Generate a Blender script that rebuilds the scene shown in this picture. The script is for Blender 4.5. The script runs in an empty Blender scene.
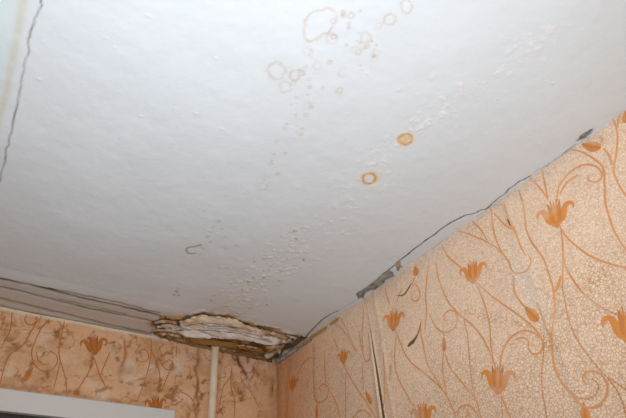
import bpy, bmesh, math, random
import numpy as np
from mathutils import Matrix, Vector

scene = bpy.context.scene
COL = scene.collection

# ------------------------------------------------------------------ camera
W, H = 626, 418
PP = np.array([313.0, 209.0]); F = 501.0
def unit(v): v = np.asarray(v, float); return v / np.linalg.norm(v)
Zc = unit([-53, -616, F])                       # world up in camera axes (right, down, forward)
Xc = np.array([887, 331, F], float); Xc = unit(Xc - Xc.dot(Zc) * Zc)
Yc = np.cross(Zc, Xc)
M = np.array([Xc, Yc, Zc])                      # camera axes -> world axes
ROOM_H = 2.5
CORNER = M @ np.array([276 - PP[0], 360 - PP[1], F])
UP = 0.757                                      # ceiling above the camera, from the 0.53 m paper width
sc = UP / CORNER[2]
CAM = np.array([-CORNER[0] * sc, -CORNER[1] * sc, ROOM_H - UP])
cam_d = bpy.data.cameras.new('camera'); cam = bpy.data.objects.new('camera', cam_d); COL.objects.link(cam)
cam_d.sensor_width = 36; cam_d.lens = F / W * 36; cam_d.clip_start = 0.01
r, d, f = M[:, 0], M[:, 1], M[:, 2]
cam.matrix_world = Matrix(((r[0], -d[0], -f[0], CAM[0]), (r[1], -d[1], -f[1], CAM[1]),
                           (r[2], -d[2], -f[2], CAM[2]), (0, 0, 0, 1)))
scene.camera = cam

# ------------------------------------------------------------------ light
world = bpy.data.worlds.new('world'); scene.world = world; world.use_nodes = True
world.node_tree.nodes['Background'].inputs[0].default_value = (0.8, 0.85, 0.9, 1)
world.node_tree.nodes['Background'].inputs[1].default_value = 0.0
def lamp(name, kind, loc, target, energy, color, **kw):
    l = bpy.data.lights.new(name, kind); l.energy = energy; l.color = color
    for k, v in kw.items(): setattr(l, k, v)
    o = bpy.data.objects.new(name, l); COL.objects.link(o); o.location = loc
    o.rotation_euler = (Vector(target) - Vector(loc)).to_track_quat('-Z', 'Y').to_euler()
    return o
# the photographer's flash head, tipped up and forward
lamp('camera_flash', 'SPOT', (CAM[0] - .06, CAM[1] - .06, CAM[2] - .10), (CAM[0] + .26, CAM[1] + .42, ROOM_H),
     54, (0.845, 0.93, 1.02), spot_size=math.radians(122), spot_blend=1.0, shadow_soft_size=.06)
# added warm fill light behind the camera, no lamp is known there
lamp('warm_fill', 'POINT', (-1.5, -2.75, 1.60), (0, 0, 0), 24, (1.0, 0.80, 0.56), shadow_soft_size=.12)

vs = scene.view_settings
vs.view_transform = 'Standard'; vs.look = 'None'; vs.gamma = 1; vs.use_curve_mapping = False
vs.exposure = 0.0

# ------------------------------------------------------------------ pixel -> surface
def ray(p): return M @ np.array([p[0] - PP[0], p[1] - PP[1], F])
def on_ceiling(p, drop=0.0):
    v = ray(p); return CAM + v * ((ROOM_H - drop - CAM[2]) / v[2])
def on_right(p, x=0.0):
    v = ray(p); return CAM + v * ((x - CAM[0]) / v[0])
def on_back(p, y=0.0):
    v = ray(p); return CAM + v * ((y - CAM[1]) / v[1])
def c2(pts): return np.array([on_ceiling(p)[:2] for p in pts])

# ------------------------------------------------------------------ numeric helpers
_tab = {}
def vnoise(x, y, seed=0):
    if seed not in _tab: _tab[seed] = np.random.RandomState(seed).rand(256, 256)
    t = _tab[seed]
    xi = np.floor(x).astype(int); yi = np.floor(y).astype(int)
    u = x - xi; v = y - yi; u = u * u * (3 - 2 * u); v = v * v * (3 - 2 * v)
    a = t[xi & 255, yi & 255]; b = t[(xi + 1) & 255, yi & 255]
    c = t[xi & 255, (yi + 1) & 255]; e = t[(xi + 1) & 255, (yi + 1) & 255]
    return (a * (1 - u) + b * u) * (1 - v) + (c * (1 - u) + e * u) * v
def fbm(x, y, scale, seed=0, octs=3):
    s = 0; a = .5; tot = 0
    for k in range(octs):
        s = s + a * vnoise(x * scale + 17.3 * k, y * scale - 9.1 * k, seed + k); tot += a
        a *= .5; scale *= 2
    return s / tot
def smooth(e0, e1, x):
    t = np.clip((x - e0) / (e1 - e0), 0, 1); return t * t * (3 - 2 * t)
def seg_dist(x, y, poly, closed=False, margin=.05):
    poly = np.asarray(poly, float)
    D = np.full(x.shape, 9.0)
    lo = poly.min(0) - margin; hi = poly.max(0) + margin
    idx = np.nonzero((x > lo[0]) & (x < hi[0]) & (y > lo[1]) & (y < hi[1]))[0]
    if len(idx) == 0: return D
    px = x[idx]; py = y[idx]; best = np.full(len(idx), 9.0)
    n = len(poly)
    for i in range(n if closed else n - 1):
        a = poly[i]; b = poly[(i + 1) % n]; ab = b - a; L = ab.dot(ab) + 1e-12
        t = np.clip(((px - a[0]) * ab[0] + (py - a[1]) * ab[1]) / L, 0, 1)
        best = np.minimum(best, np.hypot(px - a[0] - t * ab[0], py - a[1] - t * ab[1]))
    D[idx] = best
    return D
def inside(x, y, poly):
    poly = np.asarray(poly, float); r_ = np.zeros(x.shape, bool); n = len(poly); j = n - 1
    for i in range(n):
        xi, yi = poly[i]; xj, yj = poly[j]
        r_ ^= ((yi > y) != (yj > y)) & (x < (xj - xi) * (y - yi) / (yj - yi + 1e-15) + xi)
        j = i
    return r_
def signed(x, y, poly):                          # positive inside
    dd = seg_dist(x, y, poly, True, .06)
    return np.where(inside(x, y, poly), dd, -dd)
def mix(c, new, m):
    m = np.clip(m, 0, 1)[:, None]; return c * (1 - m) + np.asarray(new, float)[None, :] * m
def catmull(pts, step):
    P = np.asarray(pts, float)
    if len(P) == 2: P = np.array([P[0], (P[0] + P[1]) / 2, P[1]])
    P = np.vstack([2 * P[0] - P[1], P, 2 * P[-1] - P[-2]])
    out = []
    for i in range(1, len(P) - 2):
        n = max(2, int(np.linalg.norm(P[i + 1] - P[i]) / step) + 1)
        for t in np.linspace(0, 1, n, endpoint=False):
            a, b, c, e = P[i - 1], P[i], P[i + 1], P[i + 2]
            out.append(.5 * (2 * b + (c - a) * t + (2 * a - 5 * b + 4 * c - e) * t * t + (3 * b - a - 3 * c + e) * t ** 3))
    out.append(P[-2]); return np.array(out)
def resample(pts, n):
    P = catmull(pts, .2); s = np.r_[0, np.cumsum(np.linalg.norm(np.diff(P, axis=0), axis=1))]
    t = np.linspace(0, s[-1], n)
    return np.stack([np.interp(t, s, P[:, k]) for k in range(P.shape[1])], 1)
def jag(pts, amp, step, seed):                   # a polyline with ragged in-between points (in pixels)
    rs = np.random.RandomState(seed); P = np.asarray(pts, float); out = [P[0]]
    for a, b in zip(P[:-1], P[1:]):
        n = max(1, int(np.linalg.norm(b - a) / step))
        for k in range(1, n + 1):
            q = a + (b - a) * k / n
            out.append(q + rs.randn(2) * amp if k < n else q)
    return np.array(out)

# ------------------------------------------------------------------ mesh helpers
def mesh_obj(name, verts, faces, mat, parent=None, col=None, extra=None, shade=True):
    me = bpy.data.meshes.new(name)
    verts = np.asarray(verts, float)
    if isinstance(faces, np.ndarray):
        k = faces.shape[1]
        me.vertices.add(len(verts)); me.vertices.foreach_set('co', verts.astype(np.float32).ravel())
        me.loops.add(faces.size); me.loops.foreach_set('vertex_index', faces.astype(np.int32).ravel())
        me.polygons.add(len(faces)); me.polygons.foreach_set('loop_start', np.arange(0, faces.size, k, dtype=np.int32))
        me.update(calc_edges=True)
    else:
        me.from_pydata([tuple(v) for v in verts], [], [tuple(q) for q in faces]); me.update()
    if shade: me.polygons.foreach_set('use_smooth', np.ones(len(me.polygons), bool))
    if col is not None:
        a = me.attributes.new('col', 'FLOAT_COLOR', 'POINT')
        a.data.foreach_set('color', np.hstack([col, np.ones((len(verts), 1))]).astype(np.float32).ravel())
    for k, v in (extra or {}).items():
        a = me.attributes.new(k, 'FLOAT', 'POINT'); a.data.foreach_set('value', np.asarray(v, np.float32))
    me.materials.append(mat)
    o = bpy.data.objects.new(name, me); COL.objects.link(o)
    if parent is not None: o.parent = parent
    return o
def tag(o, label=None, cat=None, group=None, kind=None):
    if label: o['label'] = label
    if cat: o['category'] = cat
    if group: o['group'] = group
    if kind: o['kind'] = kind
    return o
def box_mesh(boxes):
    V = []; Fc = []
    for (x0, x1, y0, y1, z0, z1) in boxes:
        b = len(V)
        V += [(x0, y0, z0), (x1, y0, z0), (x1, y1, z0), (x0, y1, z0), (x0, y0, z1), (x1, y0, z1), (x1, y1, z1), (x0, y1, z1)]
        Fc += [tuple(b + i for i in q) for q in ((0, 3, 2, 1), (4, 5, 6, 7), (0, 1, 5, 4), (1, 2, 6, 5), (2, 3, 7, 6), (3, 0, 4, 7))]
    return V, Fc
def box_obj(name, boxes, mat, parent=None, bevel=0):
    V, Fc = box_mesh(boxes); o = mesh_obj(name, V, Fc, mat, parent, shade=False)
    if bevel:
        m = o.modifiers.new('bevel', 'BEVEL'); m.width = bevel; m.segments = 2
    return o
def grid_faces(nx, ny):
    i = np.arange(nx * ny).reshape(nx, ny)
    return np.stack([i[:-1, :-1].ravel(), i[1:, :-1].ravel(), i[1:, 1:].ravel(), i[:-1, 1:].ravel()], 1)

# ------------------------------------------------------------------ materials
def new_mat(name):
    m = bpy.data.materials.new(name); m.use_nodes = True
    nt = m.node_tree; b = nt.nodes['Principled BSDF']
    return m, nt, b
def node(nt, t, **kw):
    n = nt.nodes.new(t)
    for k, v in kw.items(): setattr(n, k, v)
    return n
def attr_mat(name, rough, noise_scale, noise_amt, bump_scale, bump, spec=.3):
    m, nt, b = new_mat(name); L = nt.links.new
    a = node(nt, 'ShaderNodeAttribute', attribute_name='col')
    tc = node(nt, 'ShaderNodeTexCoord')
    n = node(nt, 'ShaderNodeTexNoise'); n.inputs['Scale'].default_value = noise_scale; n.inputs['Detail'].default_value = 5
    L(tc.outputs['Object'], n.inputs['Vector'])
    mr = node(nt, 'ShaderNodeMapRange'); mr.inputs['To Min'].default_value = 1 - noise_amt; mr.inputs['To Max'].default_value = 1 + noise_amt
    L(n.outputs['Fac'], mr.inputs['Value'])
    mx = node(nt, 'ShaderNodeVectorMath', operation='SCALE'); L(a.outputs['Color'], mx.inputs[0]); L(mr.outputs[0], mx.inputs['Scale'])
    L(mx.outputs[0], b.inputs['Base Color'])
    n2 = node(nt, 'ShaderNodeTexNoise'); n2.inputs['Scale'].default_value = bump_scale; n2.inputs['Detail'].default_value = 4
    L(tc.outputs['Object'], n2.inputs['Vector'])
    bp = node(nt, 'ShaderNodeBump'); bp.inputs['Strength'].default_value = bump; bp.inputs['Distance'].default_value = .002
    L(n2.outputs['Fac'], bp.inputs['Height']); L(bp.outputs[0], b.inputs['Normal'])
    b.inputs['Roughness'].default_value = rough; b.inputs['Specular IOR Level'].default_value = spec
    return m
def plain_mat(name, col, rough=.7, noise_scale=20, amt=.12, bump=.15):
    m, nt, b = new_mat(name); L = nt.links.new
    tc = node(nt, 'ShaderNodeTexCoord')
    n = node(nt, 'ShaderNodeTexNoise'); n.inputs['Scale'].default_value = noise_scale; n.inputs['Detail'].default_value = 6
    L(tc.outputs['Object'], n.inputs['Vector'])
    r_ = node(nt, 'ShaderNodeValToRGB')
    r_.color_ramp.elements[0].position = .3; r_.color_ramp.elements[1].position = .7
    r_.color_ramp.elements[0].color = (*[c * (1 - amt) for c in col], 1)
    r_.color_ramp.elements[1].color = (*[min(1, c * (1 + amt)) for c in col], 1)
    L(n.outputs['Fac'], r_.inputs[0]); L(r_.outputs[0], b.inputs['Base Color'])
    bp = node(nt, 'ShaderNodeBump'); bp.inputs['Strength'].default_value = bump; bp.inputs['Distance'].default_value = .002
    L(n.outputs['Fac'], bp.inputs['Height']); L(bp.outputs[0], b.inputs['Normal'])
    b.inputs['Roughness'].default_value = rough
    return m
MAT = {}
MAT['ceiling'] = attr_mat('whitewashed_plaster', .62, 60, .02, 140, .12)
MAT['flake'] = attr_mat('flaking_plaster', .8, 90, .16, 160, .5, .15)
MAT['print'] = attr_mat('wallpaper_print', .55, 55, .10, 300, .1)
MAT['brown_wall'] = plain_mat('bare_brown_wall', (.24, .15, .07), .9, 25, .35, .4)
MAT['door_dark'] = plain_mat('dark_door', (.035, .028, .026), .5, 8, .2, .05)
MAT['casing'] = plain_mat('white_casing', (.72, .72, .73), .4, 4, .02, .02)
MAT['pipe'] = plain_mat('cream_pipe_paint', (.78, .66, .50), .38, 30, .08, .2)
MAT['floor'] = plain_mat('brown_floor', (.22, .14, .08), .5, 6, .25, .1)
MAT['plain_paper'] = plain_mat('pale_paint', (.66, .62, .58), .7, 14, .08, .1)
MAT['torn'] = plain_mat('torn_paper_brown', (.20, .105, .03), .9, 60, .3, .3)

def paper_mat():
    m, nt, b = new_mat('crackled_wallpaper'); L = nt.links.new
    a = node(nt, 'ShaderNodeAttribute', attribute_name='col')
    crackle_amt = node(nt, 'ShaderNodeAttribute', attribute_name='crackle_amt')
    tc = node(nt, 'ShaderNodeTexCoord')
    nz = node(nt, 'ShaderNodeTexNoise'); nz.inputs['Scale'].default_value = 70; nz.inputs['Detail'].default_value = 2
    L(tc.outputs['Object'], nz.inputs['Vector'])
    ad = node(nt, 'ShaderNodeMixRGB', blend_type='ADD'); ad.inputs[0].default_value = .010
    L(tc.outputs['Object'], ad.inputs[1]); L(nz.outputs['Color'], ad.inputs[2])
    vo = node(nt, 'ShaderNodeTexVoronoi', feature='DISTANCE_TO_EDGE'); vo.inputs['Scale'].default_value = 165
    L(ad.outputs[0], vo.inputs['Vector'])
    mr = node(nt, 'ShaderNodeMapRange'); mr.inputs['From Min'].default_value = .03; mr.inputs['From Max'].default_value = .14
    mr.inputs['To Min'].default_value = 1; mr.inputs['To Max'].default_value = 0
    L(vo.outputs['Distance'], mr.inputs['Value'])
    lm = node(nt, 'ShaderNodeMath', operation='MULTIPLY'); L(mr.outputs[0], lm.inputs[0]); L(crackle_amt.outputs['Fac'], lm.inputs[1])
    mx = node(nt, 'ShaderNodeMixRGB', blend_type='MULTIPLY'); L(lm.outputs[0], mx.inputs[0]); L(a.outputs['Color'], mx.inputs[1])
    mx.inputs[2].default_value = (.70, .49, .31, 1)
    vc = node(nt, 'ShaderNodeTexVoronoi', feature='F1'); vc.inputs['Scale'].default_value = 165; L(ad.outputs[0], vc.inputs['Vector'])
    sp = node(nt, 'ShaderNodeSeparateColor'); L(vc.outputs['Color'], sp.inputs[0])
    m2 = node(nt, 'ShaderNodeMapRange'); m2.inputs['To Min'].default_value = .93; m2.inputs['To Max'].default_value = 1.05
    L(sp.outputs[0], m2.inputs['Value'])
    s = node(nt, 'ShaderNodeVectorMath', operation='SCALE'); L(mx.outputs[0], s.inputs[0]); L(m2.outputs[0], s.inputs['Scale'])
    L(s.outputs[0], b.inputs['Base Color'])
    bp = node(nt, 'ShaderNodeBump'); bp.inputs['Strength'].default_value = .35; bp.inputs['Distance'].default_value = .001; bp.invert = True
    L(lm.outputs[0], bp.inputs['Height']); L(bp.outputs[0], b.inputs['Normal'])
    b.inputs['Roughness'].default_value = .6; b.inputs['Specular IOR Level'].default_value = .3
    return m
MAT['paper'] = paper_mat()

# ------------------------------------------------------------------ room shell
RX0, RY0 = -2.6, -3.9
floor = box_obj('floor', [(RX0, 0.1, RY0, 0.1, -.05, 0)], MAT['floor']); tag(floor, 'brown floor of the room', 'floor', kind='structure')
wl = box_obj('wall_left', [(RX0 - .1, RX0, RY0 - .1, 0.1, 0, ROOM_H)], MAT['plain_paper']); tag(wl, 'pale painted left wall', 'wall', kind='structure')
wf = box_obj('wall_front', [(RX0, 0.1, RY0 - .1, RY0, 0, ROOM_H)], MAT['plain_paper']); tag(wf, 'pale painted wall behind the camera', 'wall', kind='structure')
PAPER_GAP = .004
wr = box_obj('wall_right', [(PAPER_GAP, .1, RY0, .1, 0, ROOM_H + .08)], MAT['brown_wall'])
tag(wr, 'right wall with cream crackled wallpaper and orange flower scrolls', 'wall', kind='structure')
# door in the back wall: only the head of its casing comes into view
cz1 = on_back((0, 388), -.015)[2]; cz0 = on_back((0, 410.5), -.015)[2]; cx1 = on_back((175.4, 410), -.015)[0]
cw = cz1 - cz0; ox1 = cx1 - cw; ox0 = ox1 - .80; cx0 = ox0 - cw
wb = box_obj('wall_back', [(RX0, PAPER_GAP, PAPER_GAP, .1, cz0 + .01, ROOM_H + .08), (ox1 + .01, PAPER_GAP, PAPER_GAP, .1, 0, cz0 + .01),
                           (RX0, ox0 - .01, PAPER_GAP, .1, 0, cz0 + .01)], MAT['brown_wall'])
tag(wb, 'back wall with stained peach wallpaper below the damaged ceiling', 'wall', kind='structure')
door = bpy.data.objects.new('door_1', None); COL.objects.link(door); door.location = ((ox0 + ox1) / 2, 0, 0)
tag(door, 'white casing of a dark door at the lower left of the stained wall', 'door', kind='structure')
def door_part(n, b_, mat, bev=0):
    cx = (ox0 + ox1) / 2
    return box_obj(n, [(b_[0] - cx, b_[1] - cx, *b_[2:])], mat, door, bev)
door_part('casing_head', (cx0, cx1, -.015, .003, cz0, cz1), MAT['casing'], .002)
door_part('casing_side', (ox1, cx1, -.0149, .003, 0, cz0 - .0005), MAT['casing'], .002)
door_part('casing_side', (cx0, ox0, -.0149, .003, 0, cz0 - .0005), MAT['casing'], .002)
door_part('door_leaf', (ox0 + .001, ox1 - .001, .004, .045, .005, cz0 + .008), MAT['door_dark'])

# ------------------------------------------------------------------ ceiling: one fine relief, split into its parts
STEP = .0024
xs = np.r_[np.linspace(RX0, -1.75, 9)[:-1], np.arange(-1.75, .0025, STEP)]
xs[-1] = PAPER_GAP
ys = np.r_[np.linspace(RY0, -1.62, 16)[:-1], np.arange(-1.62, .0025, STEP)]
ys[-1] = PAPER_GAP
GX, GY = np.meshgrid(xs, ys, indexing='ij'); x = GX.ravel(); y = GY.ravel()
nx, ny = len(xs), len(ys)
col = np.tile([.72, .76, .785], (len(x), 1)); hz = np.zeros(len(x))       # hz > 0 hangs below the ceiling
part = np.zeros(len(x), np.int8)
wob = (fbm(x, y, 2.2, 1) - .5)
hz += wob * .010 + (fbm(x, y, 14, 5) - .5) * .0022 + (fbm(x, y, 60, 6, 2) - .5) * .0007
col *= (1 + (fbm(x, y, 6, 9) - .5) * .05)[:, None]
# roller strokes along the room
hz += (fbm(x * .25, y, 30, 44, 2) - .5) * .0005

warpx = x + (fbm(x, y, 70, 21, 3) - .5) * .012; warpy = y + (fbm(x, y, 70, 25, 3) - .5) * .012
fine = fbm(x, y, 160, 31, 2)
rs = np.random.RandomState(4)

def px_ring(c, rx, ry, rot=0, n=26, rough=.10, seed=0):
    q = np.random.RandomState(seed); t = np.linspace(0, 2 * math.pi, n, endpoint=False)
    k = 1 + q.randn(n) * rough; X = np.cos(t) * rx * k; Y = np.sin(t) * ry * k; a = math.radians(rot)
    return np.stack([c[0] + X * math.cos(a) - Y * math.sin(a), c[1] + X * math.sin(a) + Y * math.cos(a)], 1)
def stain_ring(c, rx, ry, rot, colr, width, amt, fill=0., fillc=None, rough=.08, seed=0, pid=0, warp=1.0):
    global col
    P = c2(px_ring(c, rx, ry, rot, 30, rough, seed))
    s = signed(x + (warpx - x) * warp, y + (warpy - y) * warp, P); near = s > -.03
    rim = np.exp(-(s / width) ** 2) * (s > -.9) * amt
    rim *= .55 + .9 * fbm(x, y, 45, 60 + seed % 7, 2)
    soft = np.exp(-np.clip(-s, 0, 9) / (width * 2.5)) * (s < 0) * amt * .15
    ins = (s > 0)
    if fill: col = mix(col, fillc if fillc is not None else colr, ins * fill * (.7 + .6 * fbm(x, y, 60, 70, 2)))
    col = mix(col, colr, np.maximum(rim, soft) * near)
    if pid: part[(s > -width * 1.3)] = pid
PALE = (.56, .45, .32)
# large pale water rings near the top of the picture
big = [(304, 28), (306, 20), (311, 13), (318, 10), (327, 9), (334, 13), (336, 20), (333, 28), (329, 34), (322, 35), (317, 41), (310, 42), (304, 37)]
P = c2(jag(big + [big[0]], .5, 2.5, 3)[:-1]); s = signed(x + (warpx - x) * .8, y + (warpy - y) * .8, P)
col = mix(col, (.60, .46, .30), np.exp(-(s / .0020) ** 2) * (.2 + .9 * fbm(x, y, 40, 77, 2)) * .85); part[s > -.004] = 1
col = mix(col, (.84, .845, .85), (s > .003) * .15)
rings = [((332, 40), 5, 5, .35), ((389, 19.5), 5.5, 5.5, .45), ((405, 6.5), 5.5, 6, .45), ((366, 38), 6, 5.5, .30), ((276, 70.5), 8, 8, .40),
         ((297, 74.5), 6.5, 5, .45), ((285, 87), 6, 6, .35), ((289, 70), 4, 3, .3), ((317, 67), 4.5, 4, .25), ((308, 52), 4.5, 5, .22),
         ((339, 91), 3, 3, .45), ((308, 105), 4, 4, .2), ((263, 187), 4.5, 3.5, .30), ((380, 26), 3, 3, .25), ((356, 51), 5, 3, .22),
         ((343, 72), 4, 4, .2), ((374, 58), 4, 3, .2)]
for i, (c, a_, b_, m_) in enumerate(rings):
    stain_ring(c, a_, b_, -10, PALE, .0020, m_ * 1.1, seed=i + 1, rough=.06, pid=(2 + i if i < 7 else 0))
# scattered drips and dots
def dots(n, a, b, spread, rr, colr, amt, seed):
    global col
    q = np.random.RandomState(seed)
    for k in range(n):
        t = q.rand(); p = np.array(a) * (1 - t) + np.array(b) * t + q.randn(2) * spread
        r0 = rr[0] + q.rand() * (rr[1] - rr[0])
        P = on_ceiling(p)[:2]; dd = np.hypot(x - P[0], y - P[1]); rw = r0 * .002
        if q.rand() < .5: m_ = np.exp(-((dd - rw) / .0016) ** 2)
        else: m_ = smooth(rw, rw * .3, dd)
        col = mix(col, colr, m_ * amt * 1.7 * (.4 + q.rand()))
dots(26, (340, 4), (378, 62), 9, (1, 2.6), PALE, .33, 1)
dots(22, (315, 62), (300, 112), 10, (.8, 2.2), PALE, .25, 2)
dots(20, (305, 108), (258, 190), 7, (1, 2.4), (.62, .48, .32), .35, 3)
dots(22, (230, 215), (188, 258), 9, (.8, 2.0), (.56, .45, .34), .35, 4)
dots(7, (172, 295), (186, 291), 3, (.8, 1.6), (.40, .31, .22), .55, 5)
arc = c2(catmull([(201, 245), (195, 247), (188, 248), (186.5, 251), (189, 254), (195, 254)], 1)); dd = seg_dist(x, y, arc)
col = mix(col, (.34, .22, .11), np.exp(-(dd / .0028) ** 2) * .85)
# the two orange stains
stain_ring((369, 177.5), 6.6, 5, -12, (.66, .31, .015), .0030, 1.35, .10, (.80, .62, .30), .03, 11, 9, .25)
stain_ring((369, 177.5), 8.6, 6.8, -12, (.80, .62, .34), .004, .30, 0, None, .04, 12)
stain_ring((405.5, 139), 7.0, 5.4, -14, (.68, .35, .06), .0028, .9, .8, (.78, .47, .12), .05, 13, 10, .3)
# belt of blisters and lifted paint running from the far edge towards the right
q = np.random.RandomState(8)
belt = np.array([(228, 312), (262, 275), (300, 248), (345, 205), (385, 160), (430, 120), (490, 75), (560, 30)], float)
for k in range(560):
    t = q.rand() ** 1.5 * (len(belt) - 1.01); i = int(t); p = belt[i] + (belt[i + 1] - belt[i]) * (t - i)
    wide = 17 if t < 2.5 else 15
    p = p + q.randn(2) * (wide * .75, wide * .6)
    P = on_ceiling(p)[:2]
    if P[1] > -.03 or P[0] > -.03: continue
    rr = (.003 + .009 * q.rand() ** 2) * (1.25 if t < 2.2 else .9)
    lo = (np.abs(x - P[0]) < rr * 3) & (np.abs(y - P[1]) < rr * 3); ii = np.nonzero(lo)[0]
    if len(ii) == 0: continue
    an = q.rand() * 3.14; ca, sa = math.cos(an), math.sin(an)
    u = (x[ii] - P[0]) * ca + (y[ii] - P[1]) * sa; v = (-(x[ii] - P[0]) * sa + (y[ii] - P[1]) * ca) * (1 + q.rand())
    dd = np.hypot(u, v) / rr + (fine[ii] - .5) * 1.3
    hz[ii] += smooth(1.0, .5, dd) * (.0003 + .0008 * q.rand()) * (1.0 if t < 2.2 else .65)
    rim = np.exp(-((dd - 1.05) / .22) ** 2)
    a_ = q.rand()
    tone = (.60, .55, .48) if t < 2.4 else (.70, .69, .68)
    col[ii] = mix(col[ii], tone, rim * a_ * .45)
    col[ii] = mix(col[ii], (.83, .83, .83), smooth(1, .6, dd) * .28)
    if t < 2.2 and q.rand() < .2: col[ii] = mix(col[ii], (.46, .33, .20), smooth(.6, .1, dd) * .9)
# scattered specks of lifted paint elsewhere
for k in range(120):
    P = (-.02 - q.rand() * 1.3, -.1 - q.rand() * 1.4); rr = .0025 + .004 * q.rand()
    ii = np.nonzero((np.abs(x - P[0]) < rr * 2.2) & (np.abs(y - P[1]) < rr * 2.2))[0]
    dd = np.hypot(x[ii] - P[0], (y[ii] - P[1]) * 1.6) / rr
    hz[ii] += smooth(1, .3, dd) * .0009
# slab joint at the left: ridge, yellowed filler and crack
crk = c2(jag([(41, -2), (37, 15), (32, 28), (28, 45), (28, 55), (22, 75), (19, 95), (14, 118), (9, 140), (4, 165), (-3, 188)], .9, 4, 5))
xe, ye = crk[-1]
crk = np.vstack([crk] + [[[xe + .004 * math.sin(k * 2.1) + .002 * math.cos(k * 5.3), ye + (-.23 - ye) * k / 30]] for k in range(1, 31)])
dd = seg_dist(x, y, crk, False, .2)
g = np.exp(-(dd / .0016) ** 2)
col = mix(col, (.12, .10, .085), g * (.25 + .8 * fbm(x, y, 30, 90, 2))); hz -= g * .001; part[dd < .0028] = 20
yl = c2([(24, -4), (14, 52), (5, 98), (-3, 125)]); yl = np.vstack([yl, [[yl[-1, 0], -.23]]])
ycol = seg_dist(x, y, yl, False, .1)
col = mix(col, (.58, .56, .40), np.exp(-(ycol / .0065) ** 2) * .55)
hz += np.exp(-(seg_dist(x, y, c2([(32, -4), (10, 100), (-6, 150)]), False, .1) / .02) ** 2) * .002
yl = yl[np.argsort(yl[:, 1])]
left_of = x < np.interp(y, yl[:, 1], yl[:, 0])
col = mix(col, (.64, .76, .75), left_of * smooth(.0, .02, ycol) * (x < -.9) * smooth(-.19, -.25, y) * .65)
hz += left_of * .001
strip = smooth(-.20, -.15, y) * (x < -.28)
col = mix(col, (.60, .53, .46), strip * .55)
hz += np.interp(y, [-.22, -.17, -.10, 0], [0, .004, .002, 0]) * (x < -.25)
damp = smooth(.55, .05, np.hypot((x + .38) * .8, y + .02)) * fbm(x, y, 8, 51)
col = mix(col, (.62, .50, .40), damp * .75)
# long cracks of the filler strip beside the back wall
def long_crack(pts, w, c, amt, depth, pid=0, jit=.35, seed=1):
    global col, hz
    P = c2(jag(pts, jit, 5, seed))
    if pts[0][0] < 0:                            # runs on along the wall outside the picture
        P = np.vstack([[[-1.74 + k * .1, P[0, 1] + .003 * math.sin(k * 1.7 + seed)] for k in range(20) if -1.74 + k * .1 < P[0, 0] - .03], P])
    dd = seg_dist(x, y, P, False, .05); g = np.exp(-(dd / w) ** 2)
    col = mix(col, c, g * amt * (.55 + .7 * fbm(x, y, 25, 95 + seed, 2))); hz = hz - g * depth
    if pid: part[dd < w * 1.2] = pid
DK = (.085, .06, .045)
long_crack([(-5, 277), (25, 283.5), (50, 289), (80, 297), (105, 302.5), (130, 308), (155, 314), (166, 318)], .0065, DK, 1.0, .004, 21, .2, 1)
long_crack([(50, 288), (80, 294), (105, 299), (130, 305), (158, 312)], .0055, DK, .6, .003, 0, .25, 2)
long_crack([(-5, 286), (20, 291), (45, 298), (70, 304), (105, 312.5), (130, 317), (152, 321.5)], .0065, DK, .8, .004, 22, .2, 3)
long_crack([(60, 299), (90, 306), (125, 314)], .005, DK, .5, .002, 0, .3, 4)
long_crack([(-5, 298), (15, 303), (40, 309), (70, 316), (105, 325), (150, 334)], .008, (.16, .11, .075), .75, .003, 0, .3, 5)
# crack beside the right wall
rc = [(306, 337), (312, 330), (322, 320), (331, 314), (338, 311)]
long_crack(rc, .0022, (.05, .045, .04), 2.0, .004, 23, .35, 6)
rc2 = [(357, 293.5), (370, 285), (380, 277), (388, 270.5), (398, 262), (417, 247), (440, 230), (455, 220.5), (465, 215.5)]
long_crack(rc2, .0018, (.015, .012, .01), 3.0, .004, 24, .25, 7)
rc3 = [(465, 215.5), (476, 213), (487, 209), (492, 204), (497, 199.5), (509, 189), (519, 181.5), (530, 176)]
long_crack(rc3, .0018, (.05, .035, .025), 1.7, .004, 25, .4, 8)
long_crack([(535, 172), (552, 163), (562, 156), (575, 145)], .0020, (.25, .2, .17), .6, .002, 0, .5, 9)
long_crack([(338, 311), (346, 306), (357, 299)], .002, (.35, .32, .3), .5, .002, 0, .4, 10)
right_edge = smooth(-.055, -.01, x)
col = mix(col, (.66, .60, .56), right_edge * (y > -.95) * .25 * fbm(x, y, 20, 53))
# patches of bare grey concrete
def bare(pts, c, depth, pid, seed, amp=.4, edge=(.03, .026, .022)):
    global col, hz
    P = c2(jag(list(pts) + [pts[0]], amp, 2.5, seed)[:-1]); s = signed(x, y, P)
    m_ = smooth(-.0012, .0012, s)
    tex = fbm(x, y, 60, 110 + seed, 3)
    cc = np.asarray(c)[None, :] * (.45 + 1.1 * tex)[:, None]
    col = col * (1 - m_[:, None]) + cc * m_[:, None]
    col = mix(col, edge, np.exp(-(s / .0025) ** 2) * .7 * (fbm(x, y, 35, 130 + seed) > .42))
    hz = hz * (1 - m_) - m_ * depth * (.6 + .8 * tex)
    part[s > -.001] = pid
bare([(356.5, 294), (359, 300), (362.5, 298), (364, 293.5), (372, 290), (376, 290.5), (379, 287), (383, 284), (385, 280), (394, 277), (392, 272), (388, 270)
      , (384, 274), (377, 279.5), (370, 285)], (.34, .32, .28), .006, 30, 1)
bare([(394, 266), (397, 261.5), (400.5, 262), (402, 267), (398, 270.5)], (.50, .38, .27), .003, 31, 2)
bare([(577, 140.5), (583, 134), (592, 129), (590, 133), (583, 138.5)], (.36, .34, .33), .004, 32, 3)
bare([(271, 360.5), (279, 354), (284, 350), (289, 345), (295, 340), (301, 335.8), (309, 338), (304, 343), (296, 347.5), (287, 352), (279, 357.5)],
     (.12, .11, .09), .012, 33, 4, .5)
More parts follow.
